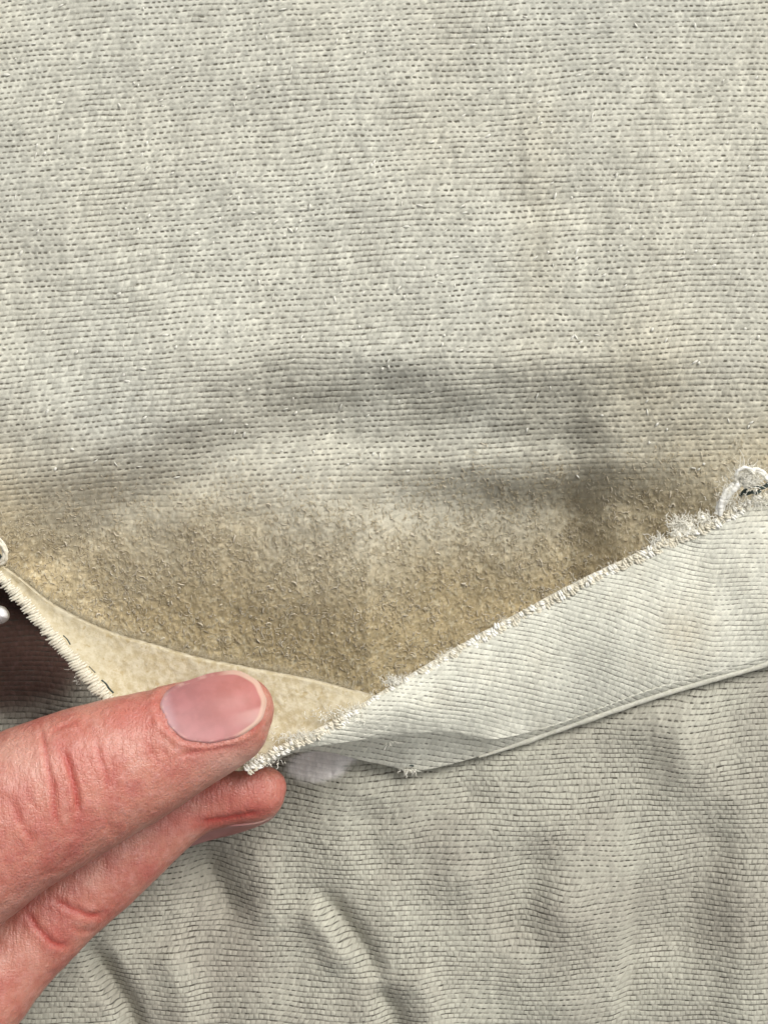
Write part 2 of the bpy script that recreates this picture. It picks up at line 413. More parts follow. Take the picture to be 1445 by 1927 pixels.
# tangential shear: top edge sits further left than the foot of the same thread
Tt, Mm, Bb = by_x(T, XS), by_x(Mr, XS), by_x(B, XS)
def make_flap():
    NT1, NT2, NT3 = 110, 34, 5
    t1 = np.linspace(0, 1, NT1)[:, None]; t2 = np.linspace(0, 1, NT2)[1:, None]
    def blend(A, C, t, bul): 
        x = A[None, :, 0] * (1 - t) + C[None, :, 0] * t
        y = A[None, :, 1] * (1 - t) + C[None, :, 1] * t
        z = A[None, :, 2] * (1 - t) + C[None, :, 2] * t + bul[None] * np.sin(np.pi * t) ** .8
        return x, y, z
    bul = np.interp(XS, [466, 560, 700, 900, 1100, 1445, 1640], [2, 6, 16, 28, 24, 14, 10])
    x1, y1, z1 = blend(Tt, Mm, t1, bul)
    bul2 = np.interp(XS, [466, 640, 700, 800, 900, 950, 1640], [0, -3, -8, -10, -5, 2, 2])
    x2, y2, z2 = blend(Mm, Bb, t2, bul2)
    X = np.vstack([x1, x2]); Y = np.vstack([y1, y2]); Z = np.vstack([z1, z2])
    inner = np.vstack([np.sin(np.pi * t1) ** .5 + 0 * x1, .6 * (1 - t2) + 0 * x2])
    folds = 12 * fbm(X / 120 - Y / 260, Y / 260, 71, 2) + 6 * fbm(X / 60, Y / 120, 72, 2)
    folds += -14 * np.exp(-((X - 1288 + .3 * (Y - 1190)) / 34) ** 2) * np.exp(-((Y - 1190) / 70) ** 2)
    folds += 10 * np.exp(-((X - 1170 + .5 * (Y - 1200)) / 40) ** 2)
    folds += -9 * np.exp(-((X - 1035 + .5 * (Y - 1230)) / 30) ** 2)
    Z = Z + inner * folds * sstep(520, 760, X)
    g = np.interp(X, [400, 600, 900, 1000, 1100, 1250, 1340, 1700], [0, 20, 60, 78, 104, 150, 166, 160])
    u = (X + .25 * Y + 5 * fbm(X / 70, Y / 70, 73, 2)) / 10.8
    v = (Y - g + 7 * fbm(X / 110, Y / 60, 74, 2) + 1.3 * fbm(X / 25, Y / 12, 75, 2)) / 9.3
    second = np.vstack([0 * x1, 1 + 0 * x2])
    v = v + second * 2.3
    tw = (.15 + .8 * sstep(-.1, .4, fbm(X / 80, Y / 80, 76, 3)))
    fz = np.clip(1 - np.vstack([t1 * (Mm[None, :, 1] - Tt[None, :, 1]) / 16., 9 + 0 * x2]), 0, 1)      # frayed top edge
    fz = np.maximum(fz, (1 - sstep(540, 700, X)) * .9 * (1 - second))
    fz = np.maximum(fz, .5 * np.exp(-((Y - (1372 - .06 * np.abs(X - 850))) / 20) ** 2) * (1 - sstep(1000, 1080, X)) * (1 - second))
    fl = np.clip(line_amount(tw, .15, .65) + .4 * fbm(X / 50, Y / 25, 79, 2), 0, 1)
    Z = Z + 1.6 * (1 - fz * .8) * weave_h(u, v, tw, fl, 3) + fz * 3 * fbm(X / 7, Y / 7, 77, 2)
    # rim turned under
    ny = X.shape[0]
    f = grid_faces(*X.shape)
    co = PA(X, Y, Z).reshape(-1, 3)
    me = new_mesh('flap', co, f)
    attr2(me, 'weave', u, v); attr(me, 'twill', tw); attr(me, 'nap', fz); attr(me, 'tan', .12 * sstep(-.1, .8, fbm(X / 60, Y / 60, 78, 3)) + .35 * np.exp(-((X - 1285) / 45) ** 2 - ((Y - 1195) / 50) ** 2))
    attr(me, 'fade', 0 * X); attr(me, 'line', fl)
    o = link('flap', me, M_flap, garment, label='pale grey-white folded edge strip of the opening')
    m = o.modifiers.new('thick', 'SOLIDIFY'); m.thickness = 9 * S; m.offset = 1 if me.polygons[100].normal.z < 0 else -1
    return o
flap = make_flap()

# --- simple fibre cloth materials
def fuzz_material(name, col, col2, scale=900, dist=.00012, sheen=.2, speck=None):
    g = NT(name); ob = g.obj()
    n = g.noise(ob, scale, 5, .65); n2 = g.noise(ob, scale * .12, 3)
    c = g.mix(g.ss(.35, .65, n), col, col2)
    c = g.mix(g.mth('MULTIPLY', g.ss(.4, .7, n2), .5), c, tuple(k * .86 for k in col2))
    if speck:
        c = g.mix(g.mth('MULTIPLY', g.ss(.62, .72, g.noise(ob, scale * 1.3, 2)), .6), c, speck)
    g.L(c, g.b.inputs['Base Color']); g.b.inputs['Roughness'].default_value = .95
    g.b.inputs['Specular IOR Level'].default_value = .1
    g.b.inputs['Sheen Weight'].default_value = sheen
    g.L(g.bump(n, dist, .8), g.b.inputs['Normal'])
    return g.m
M_thread = fuzz_material('cotton_thread', (.60, .55, .43), (.76, .72, .60), 2500, .00006)
M_white = fuzz_material('white_yarn', (.80, .78, .70), (.90, .89, .84), 2500, .00005)
M_fluff = fuzz_material('fluff', (.80, .77, .66), (.88, .86, .78), 2500, .00003)
M_lining = fuzz_material('suede_lining', (.44, .365, .225), (.58, .52, .38), 1100, .0002, .25, (.38, .29, .14))
M_nap = fuzz_material('nap', (.54, .45, .29), (.61, .53, .37), 500, .00002)
M_nap_light = fuzz_material('nap_light', (.58, .51, .38), (.66, .60, .48), 500, .00002)
M_dark = fuzz_material('dark_thread', (.03, .045, .04), (.07, .09, .08), 2500, .00003)

# rolled lip along the lower fold
def rim():
    q = Bb[(XS > 900) & (XS < 1615)][::4].copy(); q[:, 1] += 1; q[:, 2] += 1
    q[:, 2] += 1.5 * fbm(q[:, 0] / 30, q[:, 1] / 30, 80, 2)
    r = 6.0 + 1.4 * fbm(q[:, 0] / 22, q[:, 1] * 0, 81, 2); r[:12] *= np.linspace(.3, 1, 12)
    v, f = tube(q, r, 10)
    link('folded_rim', new_mesh('folded_rim', to_world(v), f), fuzz_material('rim_cloth', (.50, .49, .40), (.62, .61, .53), 2200, .00008), garment)
rim()

# --- lining (inside of the flap, on the left)
LU = [(-120, 985, 10), (-30, 1045, 20), (30, 1085, 34), (100, 1140, 50), (200, 1190, 62), (300, 1220, 70), (380, 1243, 74), (500, 1266, 76), (600, 1286, 74), (705, 1316, 84)]
LD = [(-120, 1000, 14), (-30, 1062, 26), (20, 1110, 46), (75, 1170, 70), (125, 1230, 92), (175, 1290, 112), (240, 1352, 114), (330, 1410, 112), (470, 1446, 112), (706, 1318, 90)]
def make_lining():
    n = 330
    Uc = spline(LU, n); Dc = spline(LD, n)
    # pair columns: both curves run left to right
    tt = np.linspace(0, 1, 60)[:, None]
    X = Uc[None, :, 0] * (1 - tt) + Dc[None, :, 0] * tt
    Y = Uc[None, :, 1] * (1 - tt) + Dc[None, :, 1] * tt
    Z = Uc[None, :, 2] * (1 - tt) + Dc[None, :, 2] * tt
    sag = -16 * np.sin(np.pi * tt) * np.sin(np.pi * np.linspace(0, 1, n))[None]
    Z = Z + sag + 5 * fbm(X / 60, Y / 40, 90, 2) * np.sin(np.pi * tt) + 1.2 * fbm(X / 9, Y / 9, 91, 2)
    # roll over the upper edge and down behind
    k = np.linspace(1, 0, 14, endpoint=False)[:, None]
    ang = k * math.pi * .9; R = np.interp(np.arange(n), [0, 60, n - 1], [8, 22, 22])[None]
    X0 = Uc[None, :, 0] + 0 * k; Y0 = Uc[None, :, 1] + 0 * k - R * np.sin(ang) * .35 + 0
    Z0 = Uc[None, :, 2] - R * (1 - np.cos(ang)) - 14 * k
    X = np.vstack([X0, X]); Y = np.vstack([Y0, Y]); Z = np.vstack([Z0, Z])
    f = grid_faces(*X.shape)
    me = new_mesh('lining', PA(X, Y, Z).reshape(-1, 3), f)
    o = link('lining', me, M_lining, garment, label='smooth cream suede-like inside of the opening at left')
    m = o.modifiers.new('thick', 'SOLIDIFY'); m.thickness = 6 * S; m.offset = 1 if me.polygons[5000].normal.z < 0 else -1
    # fuzz along the upper roll
    N = 2600; s = rng.random(N) * (n - 40) + 25; i = s.astype(int)
    base = Uc[i] + np.stack([rng.normal(0, 2, N), rng.normal(-6, 1.6, N), rng.normal(-12, 3, N)], -1)
    K = 4; tk = np.linspace(0, 1, K)[None, :, None]
    dirv = np.stack([rng.normal(.0, .7, N), rng.normal(-1, .5, N), rng.normal(.3, .6, N)], -1)
    ln = rng.uniform(3, 9, N)[:, None, None]
    path = base[:, None] + dirv[:, None] * ln * tk + np.stack([rng.normal(0, 2, N), rng.normal(0, 2, N), 0 * s], -1)[:, None] * tk ** 2
    v, f = tubes_many(path, np.full((N, K), .5) * (1 - .5 * tk[..., 0]), 3)
    link('edge_fuzz', new_mesh('edge_fuzz', to_world(v), f), M_lining, garment, kind='stuff')
make_lining()

# --- nap fibres on the back panel
def make_nap():
    def batch(N, L0, L1, r, mat, name, curl, seed, bright):
        rg = np.random.default_rng(seed)
        x = rg.uniform(-160, W + 160, N * 3); y = rg.uniform(820, 1420, N * 3)
        lim = opening_y(x) + 25
        p = nap_amount(x, y)
        cl = sstep(-.3, .5, fbm(x / 22, y / 26, 95, 2))
        ok = (y < lim) & (rg.random(N * 3) < p * (.35 + .65 * cl)); x = x[ok][:N]; y = y[ok][:N]; n = len(x)
        K = 5; t = np.linspace(0, 1, K)[None]
        a = rg.uniform(0, 2 * math.pi, n); a = np.where(rg.random(n) < .6, math.pi / 2 + rg.normal(0, .5, n) + (rg.random(n) < .5) * math.pi, a)
        L = rg.uniform(L0, L1, n)[:, None]; cv = rg.normal(0, curl, n)[:, None]
        ang = a[:, None] + cv * (t - .3) * 2.2
        dx = np.cumsum(np.cos(ang), 1) / K * L; dy = np.cumsum(np.sin(ang), 1) / K * L
        dx -= dx[:, :1]; dy -= dy[:, :1]
        px = x[:, None] + dx; py = y[:, None] + dy
        z0 = back_z(px, py)
        hh = rg.uniform(.5, 2.6, n)[:, None]
        pz = z0 + 1 + hh * np.sin(np.pi * np.clip(t * 1.05, 0, 1))
        v, f = tubes_many(np.stack([px, py, pz], -1), (r * rg.uniform(.6, 1.3, n))[:, None] * (1 - .35 * (2 * t - 1) ** 2), 3)
        link(name, new_mesh(name, to_world(v), f), mat, garment, kind='stuff')
    batch(16000, 5, 12, .5, M_nap, 'nap_fibre', .8, 1, 0)
    batch(4500, 5, 15, .8, M_nap_light, 'nap_fibre', 1.2, 2, 1)
    batch(200, 10, 22, 1.5, M_nap_light, 'yarn_wisp', 1.6, 3, 1)
make_nap()

# loose slubs, lint and stray hairs over the woven cloth
def make_slubs():
    rg = np.random.default_rng(5)
    N = 900
    x = rg.uniform(-150, W + 150, N); y = rg.uniform(-150, 900, N)
    ok = rg.random(N) < .25 + .75 * sstep(0, .5, fbm(x / 90, y / 70, 45, 3)); x, y = x[ok], y[ok]; n = len(x)
    K = 5; t = np.linspace(0, 1, K)[None]
    a = rg.normal(-.95, .55, n)[:, None]; L = rg.uniform(5, 14, n)[:, None]
    px = x[:, None] + np.cos(a) * L * (t - .5) + rg.normal(0, 1, (n, 1)) * t ** 2; py = y[:, None] + np.sin(a) * L * (t - .5)
    pz = back_z(px, py) + 1.6 + 1.8 * np.sin(np.pi * t)
    v, f = tubes_many(np.stack([px, py, pz], -1), (rg.uniform(1.2, 2.9, n))[:, None] * (np.sin(np.pi * (t * .86 + .07))) ** .6, 5)
    link('slub', new_mesh('slub', to_world(v), f), fuzz_material('slub_yarn', (.62, .61, .54), (.70, .69, .62), 2500, .00004), garment, kind='stuff')
make_slubs()

# --- overlocked edges: one object per stitch
def bean_mesh(name, L, R, mat, seed=0):
    """two thin threads lying side by side over the edge"""
    rg = np.random.default_rng(seed); parts = []
    for sd in (-1, 1):
        t = np.linspace(0, 1, 7); o = rg.normal(0, .08)
        path = np.stack([(t - .5 + o) * L * rg.uniform(.85, 1.1), sd * R * .62 + rg.normal(0, .5, 7) + 1.2 * np.sin(t * math.pi), R * .8 * np.sin(t * math.pi) + rg.normal(0, .3, 7)], -1)
        parts.append(tube(path, R * .72 * np.clip(np.sin(np.pi * (t * .92 + .04)), .05, 1) ** .5 * rg.uniform(.85, 1.12, 7), 6))
    v, f = join(parts)
    me = new_mesh(name, v * S * np.array([1, -1, 1]), f); me.materials.append(mat); return me
bl = [bean_mesh('stitch', 27, 4.3, M_thread, k) for k in range(6)]
bs = [bean_mesh('stitch', 12, 3.3, M_thread, k + 9) for k in range(5)]
bw = [bean_mesh('stitch', 12, 3.3, M_white, k + 19) for k in range(5)]
def put(me, p, ang, tilt=0, sc_=1.0, roll=0):
    o = bpy.data.objects.new('stitch', me); sc.collection.objects.link(o); o.parent = garment
    o.location = P(*p); o.rotation_euler = (roll, tilt, -ang); o.scale = (sc_,) * 3; return o
left_edge = spline([(-40, 1040, 22), (0, 1086, 36), (50, 1140, 60), (100, 1198, 84), (150, 1256, 104), (205, 1318, 122), (250, 1362, 122)], 40)
for k in range(39):
    p = left_edge[k]; d = left_edge[min(k + 1, 39)] - left_edge[max(k - 1, 0)]
    a = math.atan2(d[1], d[0]) - math.radians(76 + random.uniform(-6, 6))
    s_ = np.interp(p[0], [0, 60, 200], [.78, .92, 1.0])
    put(bl[random.randrange(6)], (p[0] + random.uniform(-1.5, 1.5), p[1] + random.uniform(-1.5, 1.5), p[2] + 3), a, math.radians(random.uniform(-8, 8) + 4), s_ * random.uniform(.92, 1.08))
# cord core under the stitches
q = left_edge.copy(); q[:, 2] -= 5
v, f = tube(q, 9.5 * np.interp(q[:, 0], [0, 60, 200], [.8, .92, 1.0]), 12)
link('edge_cord', new_mesh('edge_cord', to_world(v), f), M_thread, garment)
# right frayed edge
re = spline([tuple(p) for p in Tt[::28]], 122)
k = 0
for i, p in enumerate(re):
    if p[0] > 1460: break
    d = re[min(i + 1, 121)] - re[max(i - 1, 0)]; base = math.atan2(d[1], d[0])
    rag = 1.0 + 1.4 * (1 if 1225 < p[0] < 1330 else 0)
    for row in (0, 1):
        nrm = np.array([-math.sin(base), math.cos(base)])
        off = (2 + row * 8.5) if base < 0 else 0
        pp = (p[0] + nrm[0] * off + random.gauss(0, 1.0 * rag), p[1] + nrm[1] * off + random.gauss(0, 1.0 * rag), p[2] + 4.2 - row * 2 + random.gauss(0, 1))
        put((bw if random.random() < .4 else bs)[random.randrange(5)], pp, base + math.radians(random.gauss(62, 24)), math.radians(random.gauss(0, 10)), random.uniform(.6, 1.15) * (1 + .25 * (rag > 1)))
q = re.copy(); q[:, 2] -= 1; q[:, 1] += 3
v, f = tube(q, 6.0 + .8 * fbm(q[:, 0] / 14, q[:, 0] * 0, 99, 2), 10)
link('edge_cord', new_mesh('edge_cord', to_world(v), f), M_thread, garment)

# --- fluff tufts along the edges (one part per tuft)
def tuft(center, n, L, spread, seed, r=.9, up=(0, -1, .4), mat=M_fluff, name='fluff_tuft'):
    rg = np.random.default_rng(seed); c = np.array(center, float)
    K = 7; t = np.linspace(0, 1, K)[None, :, None]
    b = c + rg.normal(0, 1, (n, 3)) * np.array(spread)
    dr = np.array(up) + rg.normal(0, .8, (n, 3)); dr /= np.linalg.norm(dr, axis=1)[:, None]
    d2 = rg.normal(0, 1, (n, 3))
    l = rg.uniform(.4, 1.1, n)[:, None, None] * L
    path = b[:, None] + dr[:, None] * l * t + d2[:, None] * l * .55 * t ** 2 + np.cross(dr, d2)[:, None] * l * .18 * np.sin(t * 6)
    v, f = tubes_many(path, np.full((n, K), r) * (1 - .55 * t[..., 0]) * rg.uniform(.5, 1.3, n)[:, None], 4)
    return link(name, new_mesh(name, to_world(v), f), mat, garment, kind='stuff')
tuft((1236, 1022, 30), 110, 12, (6, 4, 3), 1)
tuft((1282, 995, 28), 240, 16, (12, 7, 4), 2)
tuft((1322, 978, 24), 110, 12, (12, 5, 3), 3)
tuft((1400, 950, 20), 160, 11, (32, 6, 3), 4, .8)
tuft((742, 1284, 92), 110, 10, (10, 4, 3), 5)
tuft((640, 1345, 108), 150, 8, (26, 8, 3), 6, .8, (0, .4, .3))
tuft((560, 1388, 118), 150, 8, (22, 6, 3), 7, .8, (0, .4, .3))
tuft((490, 1430, 120), 160, 9, (18, 5, 3), 8, .8, (0, .8, .2))
tuft((736, 1386, 44), 40, 15, (2.5, 2, 2), 9, .9, (0, 1, .1))
tuft((772, 1450, -28), 60, 9, (7, 3, 2), 10, .8, (0, .8, .2))
tuft((150, 1275, 96), 30, 6, (8, 10, 4), 13, .7, (-.8, .5, .2))
for j in range(34):
    i = random.randrange(10, 118); p = re[i]
    if p[0] < 1440: tuft((p[0], p[1], p[2] + 5), 26, 6, (12, 3, 2), 40 + j, .4)

def yarn(name, pts, r, mat, n=60, sides=8, twist=0.0, **kw):
    n = n * 3; q = spline(pts, n)
    L = np.r_[0, np.cumsum(np.linalg.norm(np.diff(q, axis=0), axis=1))]
    t = np.gradient(q, axis=0); t /= np.linalg.norm(t, axis=1)[:, None] + 1e-9
    a = np.cross(t, [0.13, 0.07, 1.0]); a /= np.linalg.norm(a, axis=1)[:, None] + 1e-9; b = np.cross(t, a)
    parts = []; k = 3 if r > 2.5 else 1
    for j in range(k):
        th = L / (r * 3.2) + 2 * math.pi * j / k
        o = 0 if k == 1 else .5 * r * (1 + .3 * fbm(L / 9, L * 0 + j * 3, 7, 2))[:, None] * (np.cos(th)[:, None] * a + np.sin(th)[:, None] * b)
        parts.append(tube(q + o, r * (.62 if k > 1 else 1) * (1 + .25 * fbm(L / 6, L * 0 + j, 8, 2)), sides))
    v, f = join(parts)
    return link(name, new_mesh(name, to_world(v), f), mat, garment, **kw)
# snagged yarn at the right end of the opening
yarn('loose_thread', [(1352, 968, 18), (1357, 948, 26), (1366, 932, 32), (1380, 918, 36), (1390, 908, 36)], 8.5, M_white, 40, 10, label='snagged white yarn looping above the right end of the flap')
yarn('loose_thread', [(1390, 912, 38), (1384, 898, 42), (1388, 886, 46), (1400, 880, 50), (1412, 884, 50), (1418, 892, 46)], 3.2, M_white, 50)
yarn('loose_thread', [(1408, 886, 40), (1424, 884, 42), (1436, 892, 40), (1444, 902, 36), (1462, 900, 30)], 5.0, M_white, 50)
def lump(name, c, rad, mat, seed=0, nn=26, rough=.12, **kw):
    th = np.linspace(0, math.pi, nn)[:, None]; ph = np.linspace(0, 2 * math.pi, nn * 2, endpoint=False)[None]
    x = np.sin(th) * np.cos(ph); y = np.sin(th) * np.sin(ph); z = np.cos(th) + 0 * ph
    k = 1 + rough * fbm(x * 1.7 + 5 + z, y * 1.7 + z * .8, seed, 3)
    v = np.stack([c[0] + x * rad[0] * k, c[1] + y * rad[1] * k, c[2] + z * rad[2] * k], -1).reshape(-1, 3)
    i = np.arange(nn * nn * 2).reshape(nn, nn * 2); j = np.roll(i, -1, 1)
    f = np.stack([i[:-1], i[1:], j[1:], j[:-1]], -1).reshape(-1, 4)
    return link(name, new_mesh(name, to_world(v), f), mat, kw.pop('parent', garment), **kw)
for kk, (lx, ly, lr) in enumerate([(1238, 1024, 9), (1276, 1000, 13), (1296, 992, 11), (1322, 977, 8), (742, 1283, 7)]):
    lump('lint_clump', (lx, ly, 26 if lx > 800 else 92), (lr, lr * .8, lr * .6), M_fluff, 20 + kk, 20, .8)
lump('yarn_knot', (1409, 904, 34), (19, 15, 12), M_white, 3, 26, .6)
tuft((1409, 902, 42), 260, 17, (12, 9, 5), 31, .75)
tuft((1372, 928, 36), 140, 9, (12, 14, 4), 32, .6)
yarn('dark_thread', [(1392, 934, 20), (1404, 920, 26), (1420, 914, 26), (1434, 918, 24), (1448, 908, 22), (1470, 898, 20)], 3.6, M_dark, 40)
yarn('dark_thread', [(1400, 932, 20), (1412, 926, 24), (1422, 928, 22), (1430, 922, 20)], 3.2, M_dark, 30)
# loop at the left end
yarn('loose_thread', [(-14, 1000, 24), (-2, 1016, 30), (8, 1032, 34), (11, 1046, 34), (6, 1056, 30), (-8, 1060, 26)], 5.5, M_thread, 50)
yarn('dark_thread', [(-6, 1040, 26), (1, 1046, 28), (4, 1052, 26)], 3.0, M_dark, 16)
# dark sewing thread beside the left overlock
yarn('dark_thread', [(120, 1196, 90), (127, 1203, 93), (133, 1213, 95)], 1.3, M_dark, 20, 5)
yarn('dark_thread', [(168, 1254, 106), (180, 1266, 110)], 1.0, M_dark, 16, 5)
yarn('dark_thread', [(192, 1280, 112), (200, 1287, 115), (206, 1296, 117), (214, 1304, 118)], 1.9, M_dark, 24, 5)
yarn('dark_thread', [(760, 1440, -24), (770, 1439, -20), (778, 1441, -22)], 2.4, M_dark, 14, 5)

# ------------------------------------------------------------------ white scrap on the cloth with painted shade
def scrap():
    g = NT('white_scrap'); g.b.inputs['Base Color'].default_value = (.93, .93, .93, 1); g.b.inputs['Roughness'].default_value = .9
    g.L(g.mix(g.noise(g.obj(), 900, 2), (.92, .92, .92), (.95, .95, .95)), g.b.inputs['Base Color'])
    th = np.linspace(0, 2 * math.pi, 40, endpoint=False)
    o = lump('white_scrap', (0, 1157, -20), (19, 17, 80), g.m, 8, 24, .08, parent=None)
    o['label'] = 'small plain white rounded scrap on the shade-painted cloth at the left edge'; o['category'] = 'scrap'
scrap()

# ------------------------------------------------------------------ the hand
hand = bpy.data.objects.new('hand', None); sc.collection.objects.link(hand)
hand['label'] = 'pink hand reaching in from the left, pinching the frayed cloth edge between two fingertips'; hand['category'] = 'hand'

def digit(st, sides=40, fine=60):
    """stations (x, y, z, half width, half depth); oval rings along the path, closed at the tip"""
    q = spline(st, fine)
    c = q[:, :3]; t = np.gradient(c, axis=0); t /= np.linalg.norm(t, axis=1)[:, None]
    up = np.array([0, 0, 1.0]); a = np.cross(t, up); a /= np.linalg.norm(a, axis=1)[:, None]; b = np.cross(a, t)
    th = np.linspace(0, 2 * math.pi, sides, endpoint=False)
    ca = np.sign(np.cos(th)) * np.abs(np.cos(th)) ** .92; sa = np.sign(np.sin(th)) * np.abs(np.sin(th)) ** .92
    v = c[:, None] + q[:, 3, None, None] * ca[None, :, None] * a[:, None] + q[:, 4, None, None] * sa[None, :, None] * b[:, None]
    i = np.arange(fine * sides).reshape(fine, sides); j = np.roll(i, -1, 1)
    f = [tuple(r) for r in np.stack([i[:-1], j[:-1], j[1:], i[1:]], -1).reshape(-1, 4)]
    vs = v.reshape(-1, 3).tolist(); n = len(vs)
    vs.append(c[0].tolist()); vs.append(c[-1].tolist())
    for k in range(sides):
        f.append((n, (k + 1) % sides, k)); f.append((n + 1, (fine - 1) * sides + k, (fine - 1) * sides + (k + 1) % sides))
    return vs, f
TOP = [(513, 1336, 185, 10, 9), (510, 1336, 186, 28, 22), (500, 1336, 187, 48, 38), (484, 1338, 189, 66, 54), (460, 1344, 192, 81, 66), (425, 1355, 195, 92, 74), (380, 1374, 199, 99, 80), (330, 1396, 204, 108, 86),
       (230, 1438, 218, 128, 98), (110, 1490, 236, 145, 112), (-10, 1552, 250, 158, 122), (-150, 1640, 255, 180, 135), (-330, 1770, 240, 215, 160), (-480, 1890, 220, 240, 180)]
LOW = [(539, 1487, 22, 8, 8), (536, 1486, 22, 22, 18), (527, 1486, 22, 36, 31), (508, 1488, 22, 49, 43), (478, 1491, 22, 57, 52), (430, 1496, 24, 58, 56), (370, 1514, 28, 57, 58), (310, 1546, 34, 68, 64),
       (215, 1612, 48, 88, 74), (110, 1698, 66, 94, 80), (5, 1806, 80, 98, 84), (-120, 1935, 110, 125, 100), (-300, 2060, 150, 190, 140), (-480, 2120, 180, 240, 170)]
def make_hand():
    vs, fs = [], []
    for st in (TOP, LOW):
        v, f = digit(st); n = len(vs); vs += v; fs += [tuple(k + n for k in q) for q in f]
    # knuckle side of the hand, mostly outside the picture, where both digits meet
    v, f = digit([(-200, 1790, 180, 20, 20), (-230, 1810, 180, 120, 90), (-320, 1880, 180, 210, 150), (-520, 2010, 190, 270, 180), (-760, 2130, 200, 250, 170), (-1000, 2230, 210, 190, 150), (-1050, 2250, 210, 30, 30)], 40, 40)
    n = len(vs); vs += v; fs += [tuple(k + n for k in q) for q in f]
    me = bpy.data.meshes.new('tmp'); me.from_pydata([(a, -b, c) for a, b, c in vs], [], fs); me.update()
    o = bpy.data.objects.new('tmp', me); sc.collection.objects.link(o)
    m = o.modifiers.new('r', 'REMESH'); m.mode = 'VOXEL'; m.voxel_size = 4.6
    m = o.modifiers.new('s', 'SMOOTH'); m.iterations = 9; m.factor = .6
    dg = bpy.context.evaluated_depsgraph_get(); me2 = bpy.data.meshes.new_from_object(o.evaluated_get(dg))
    bpy.data.objects.remove(o)
    nv = len(me2.vertices); co = np.zeros(nv * 3, np.float32); me2.vertices.foreach_get('co', co); co = co.reshape(-1, 3).astype(float)
    no = np.zeros(nv * 3, np.float32); me2.vertices.foreach_get('normal', no); no = no.reshape(-1, 3)
    x, y, z = co[:, 0].copy(), -co[:, 1].copy(), co[:, 2].copy()
    # which digit: signed line between the two
    yb = np.interp(x, [-400, 0, 100, 150, 250, 330, 400, 470, 540], [2000, 1722, 1652, 1628, 1582, 1537, 1487, 1436, 1380])
    top = (z > 120) & (y < yb + 20)
    top = sstep(90, 130, z) * sstep(yb + 40, yb - 5, y)
    disp = np.zeros(nv); red = np.zeros(nv)
    C = [ # pts, width, depth, digit(1 top, 0 low), redness
        ([(74, 1362), (86, 1400), (91, 1440), (103, 1482), (106, 1530), (116, 1570)], 5, 5.0, 1, .75),
        ([(116, 1404), (130, 1440), (141, 1475), (148, 1510), (146, 1538)], 6, 7.0, 1, 1.0),
        ([(180, 1390), (190, 1430), (203, 1467), (197, 1498)], 5, 3.2, 1, .5),
        ([(212, 1420), (214, 1450), (206, 1480)], 5, 1.6, 1, .25),
        ([(278, 1394), (288, 1420), (306, 1442)], 4, 2.2, 1, .4),
        ([(300, 1400), (318, 1430)], 4, 1.6, 1, .3),
        ([(18, 1500), (40, 1545), (62, 1582), (75, 1595)], 7, 3.5, 1, .45),
        ([(50, 1480), (62, 1510), (82, 1530)], 6, 1.5, 1, .25),
        ([(90, 1386), (110, 1372), (140, 1360)], 4, 2.6, 1, .4),
        ([(205, 1545), (216, 1575)], 6, 1.8, 1, .3),
        ([(160, 1590), (100, 1640), (84, 1652)], 8, 2.0, 1, .2),
        ([(330, 1424), (372, 1414), (410, 1408), (450, 1404)], 4, 2.2, 1, .5),
        ([(98, 1690), (130, 1707), (168, 1722), (200, 1719)], 6, 6.0, 0, .9),
        ([(48, 1712), (72, 1745), (100, 1774), (132, 1781)], 6, 6.0, 0, .9),
        ([(118, 1722), (112, 1750), (118, 1775)], 6, 2.0, 0, .3),
        ([(130, 1740), (150, 1752), (180, 1752)], 6, 2.5, 0, .4),
        ([(372, 1547), (420, 1541), (460, 1534), (500, 1527)], 6, 4.0, 0, 1.0),
    ]
    for pts, wd, dp, dg_, rd in C:
        pts = [(a + 1.3 * math.sin(b), b) for a, b in [tuple(p) for p in spline(pts, 12)]]
        d, s, t = seg_dist(x, y, pts)
        k = np.exp(-(d / wd) ** 2) * np.clip(np.minimum(t, 1 - t) * 5 + .1, 0, 1)
        ms = (top if dg_ else 1 - top) * (no[:, 2] > .05)
        disp -= .72 * dp * k * ms
        disp += .16 * dp * (np.exp(-((d - 2.1 * wd) / wd) ** 2)) * ms * np.clip(np.minimum(t, 1 - t) * 5, 0, 1)
        red = np.maximum(red, rd * k * ms); red = np.maximum(red, .35 * rd * np.exp(-(d / (2.6 * wd)) ** 2) * ms)
    # groove round the nail and the fold of flesh below it
    e = nail_r(x, y)
    disp += top * (no[:, 2] > -.2) * (-1.0 * np.exp(-((e - 1.03) / .045) ** 2) + 3.0 * np.exp(-((e - 1.16) / .08) ** 2)) * (1 - .75 * sstep(455, 490, x))
    red = np.maximum(red, top * .30 * np.exp(-((e - 1.05) / .06) ** 2) * sstep(1300, 1380, y))
    disp += 1.3 * fbm(x / 42, y / 42, 120, 2) + .5 * fbm(x / 13, y / 13, 121, 2) * 1.2
    co = co + no * disp[:, None]
    V = PA(co[:, 0], -co[:, 1], co[:, 2])
    me2.vertices.foreach_set('co', V.astype(np.float32).ravel())
    me2.polygons.foreach_set('use_smooth', np.ones(len(me2.polygons), bool)); me2.update()
    attr(me2, 'red', red)
    blush = .7 * np.exp(-(((x - 262) / 70) ** 2 + ((y - 1345) / 38) ** 2)) * top + .35 * np.exp(-(((x - 170) / 60) ** 2 + ((y - 1430) / 60) ** 2)) * top
    blush = np.maximum(blush, .8 * np.exp(-(((x - 400) / 110) ** 2 + ((y - 1545) / 22) ** 2)) * (1 - top))
    blush = np.maximum(blush, .65 * np.exp(-(((x - 440) / 120) ** 2 + ((y - 1490) / 50) ** 2)) * (1 - top))
    blush = np.maximum(blush, .4 * np.exp(-(((x - 40) / 120) ** 2 + ((y - 1660) / 40) ** 2)) * top)
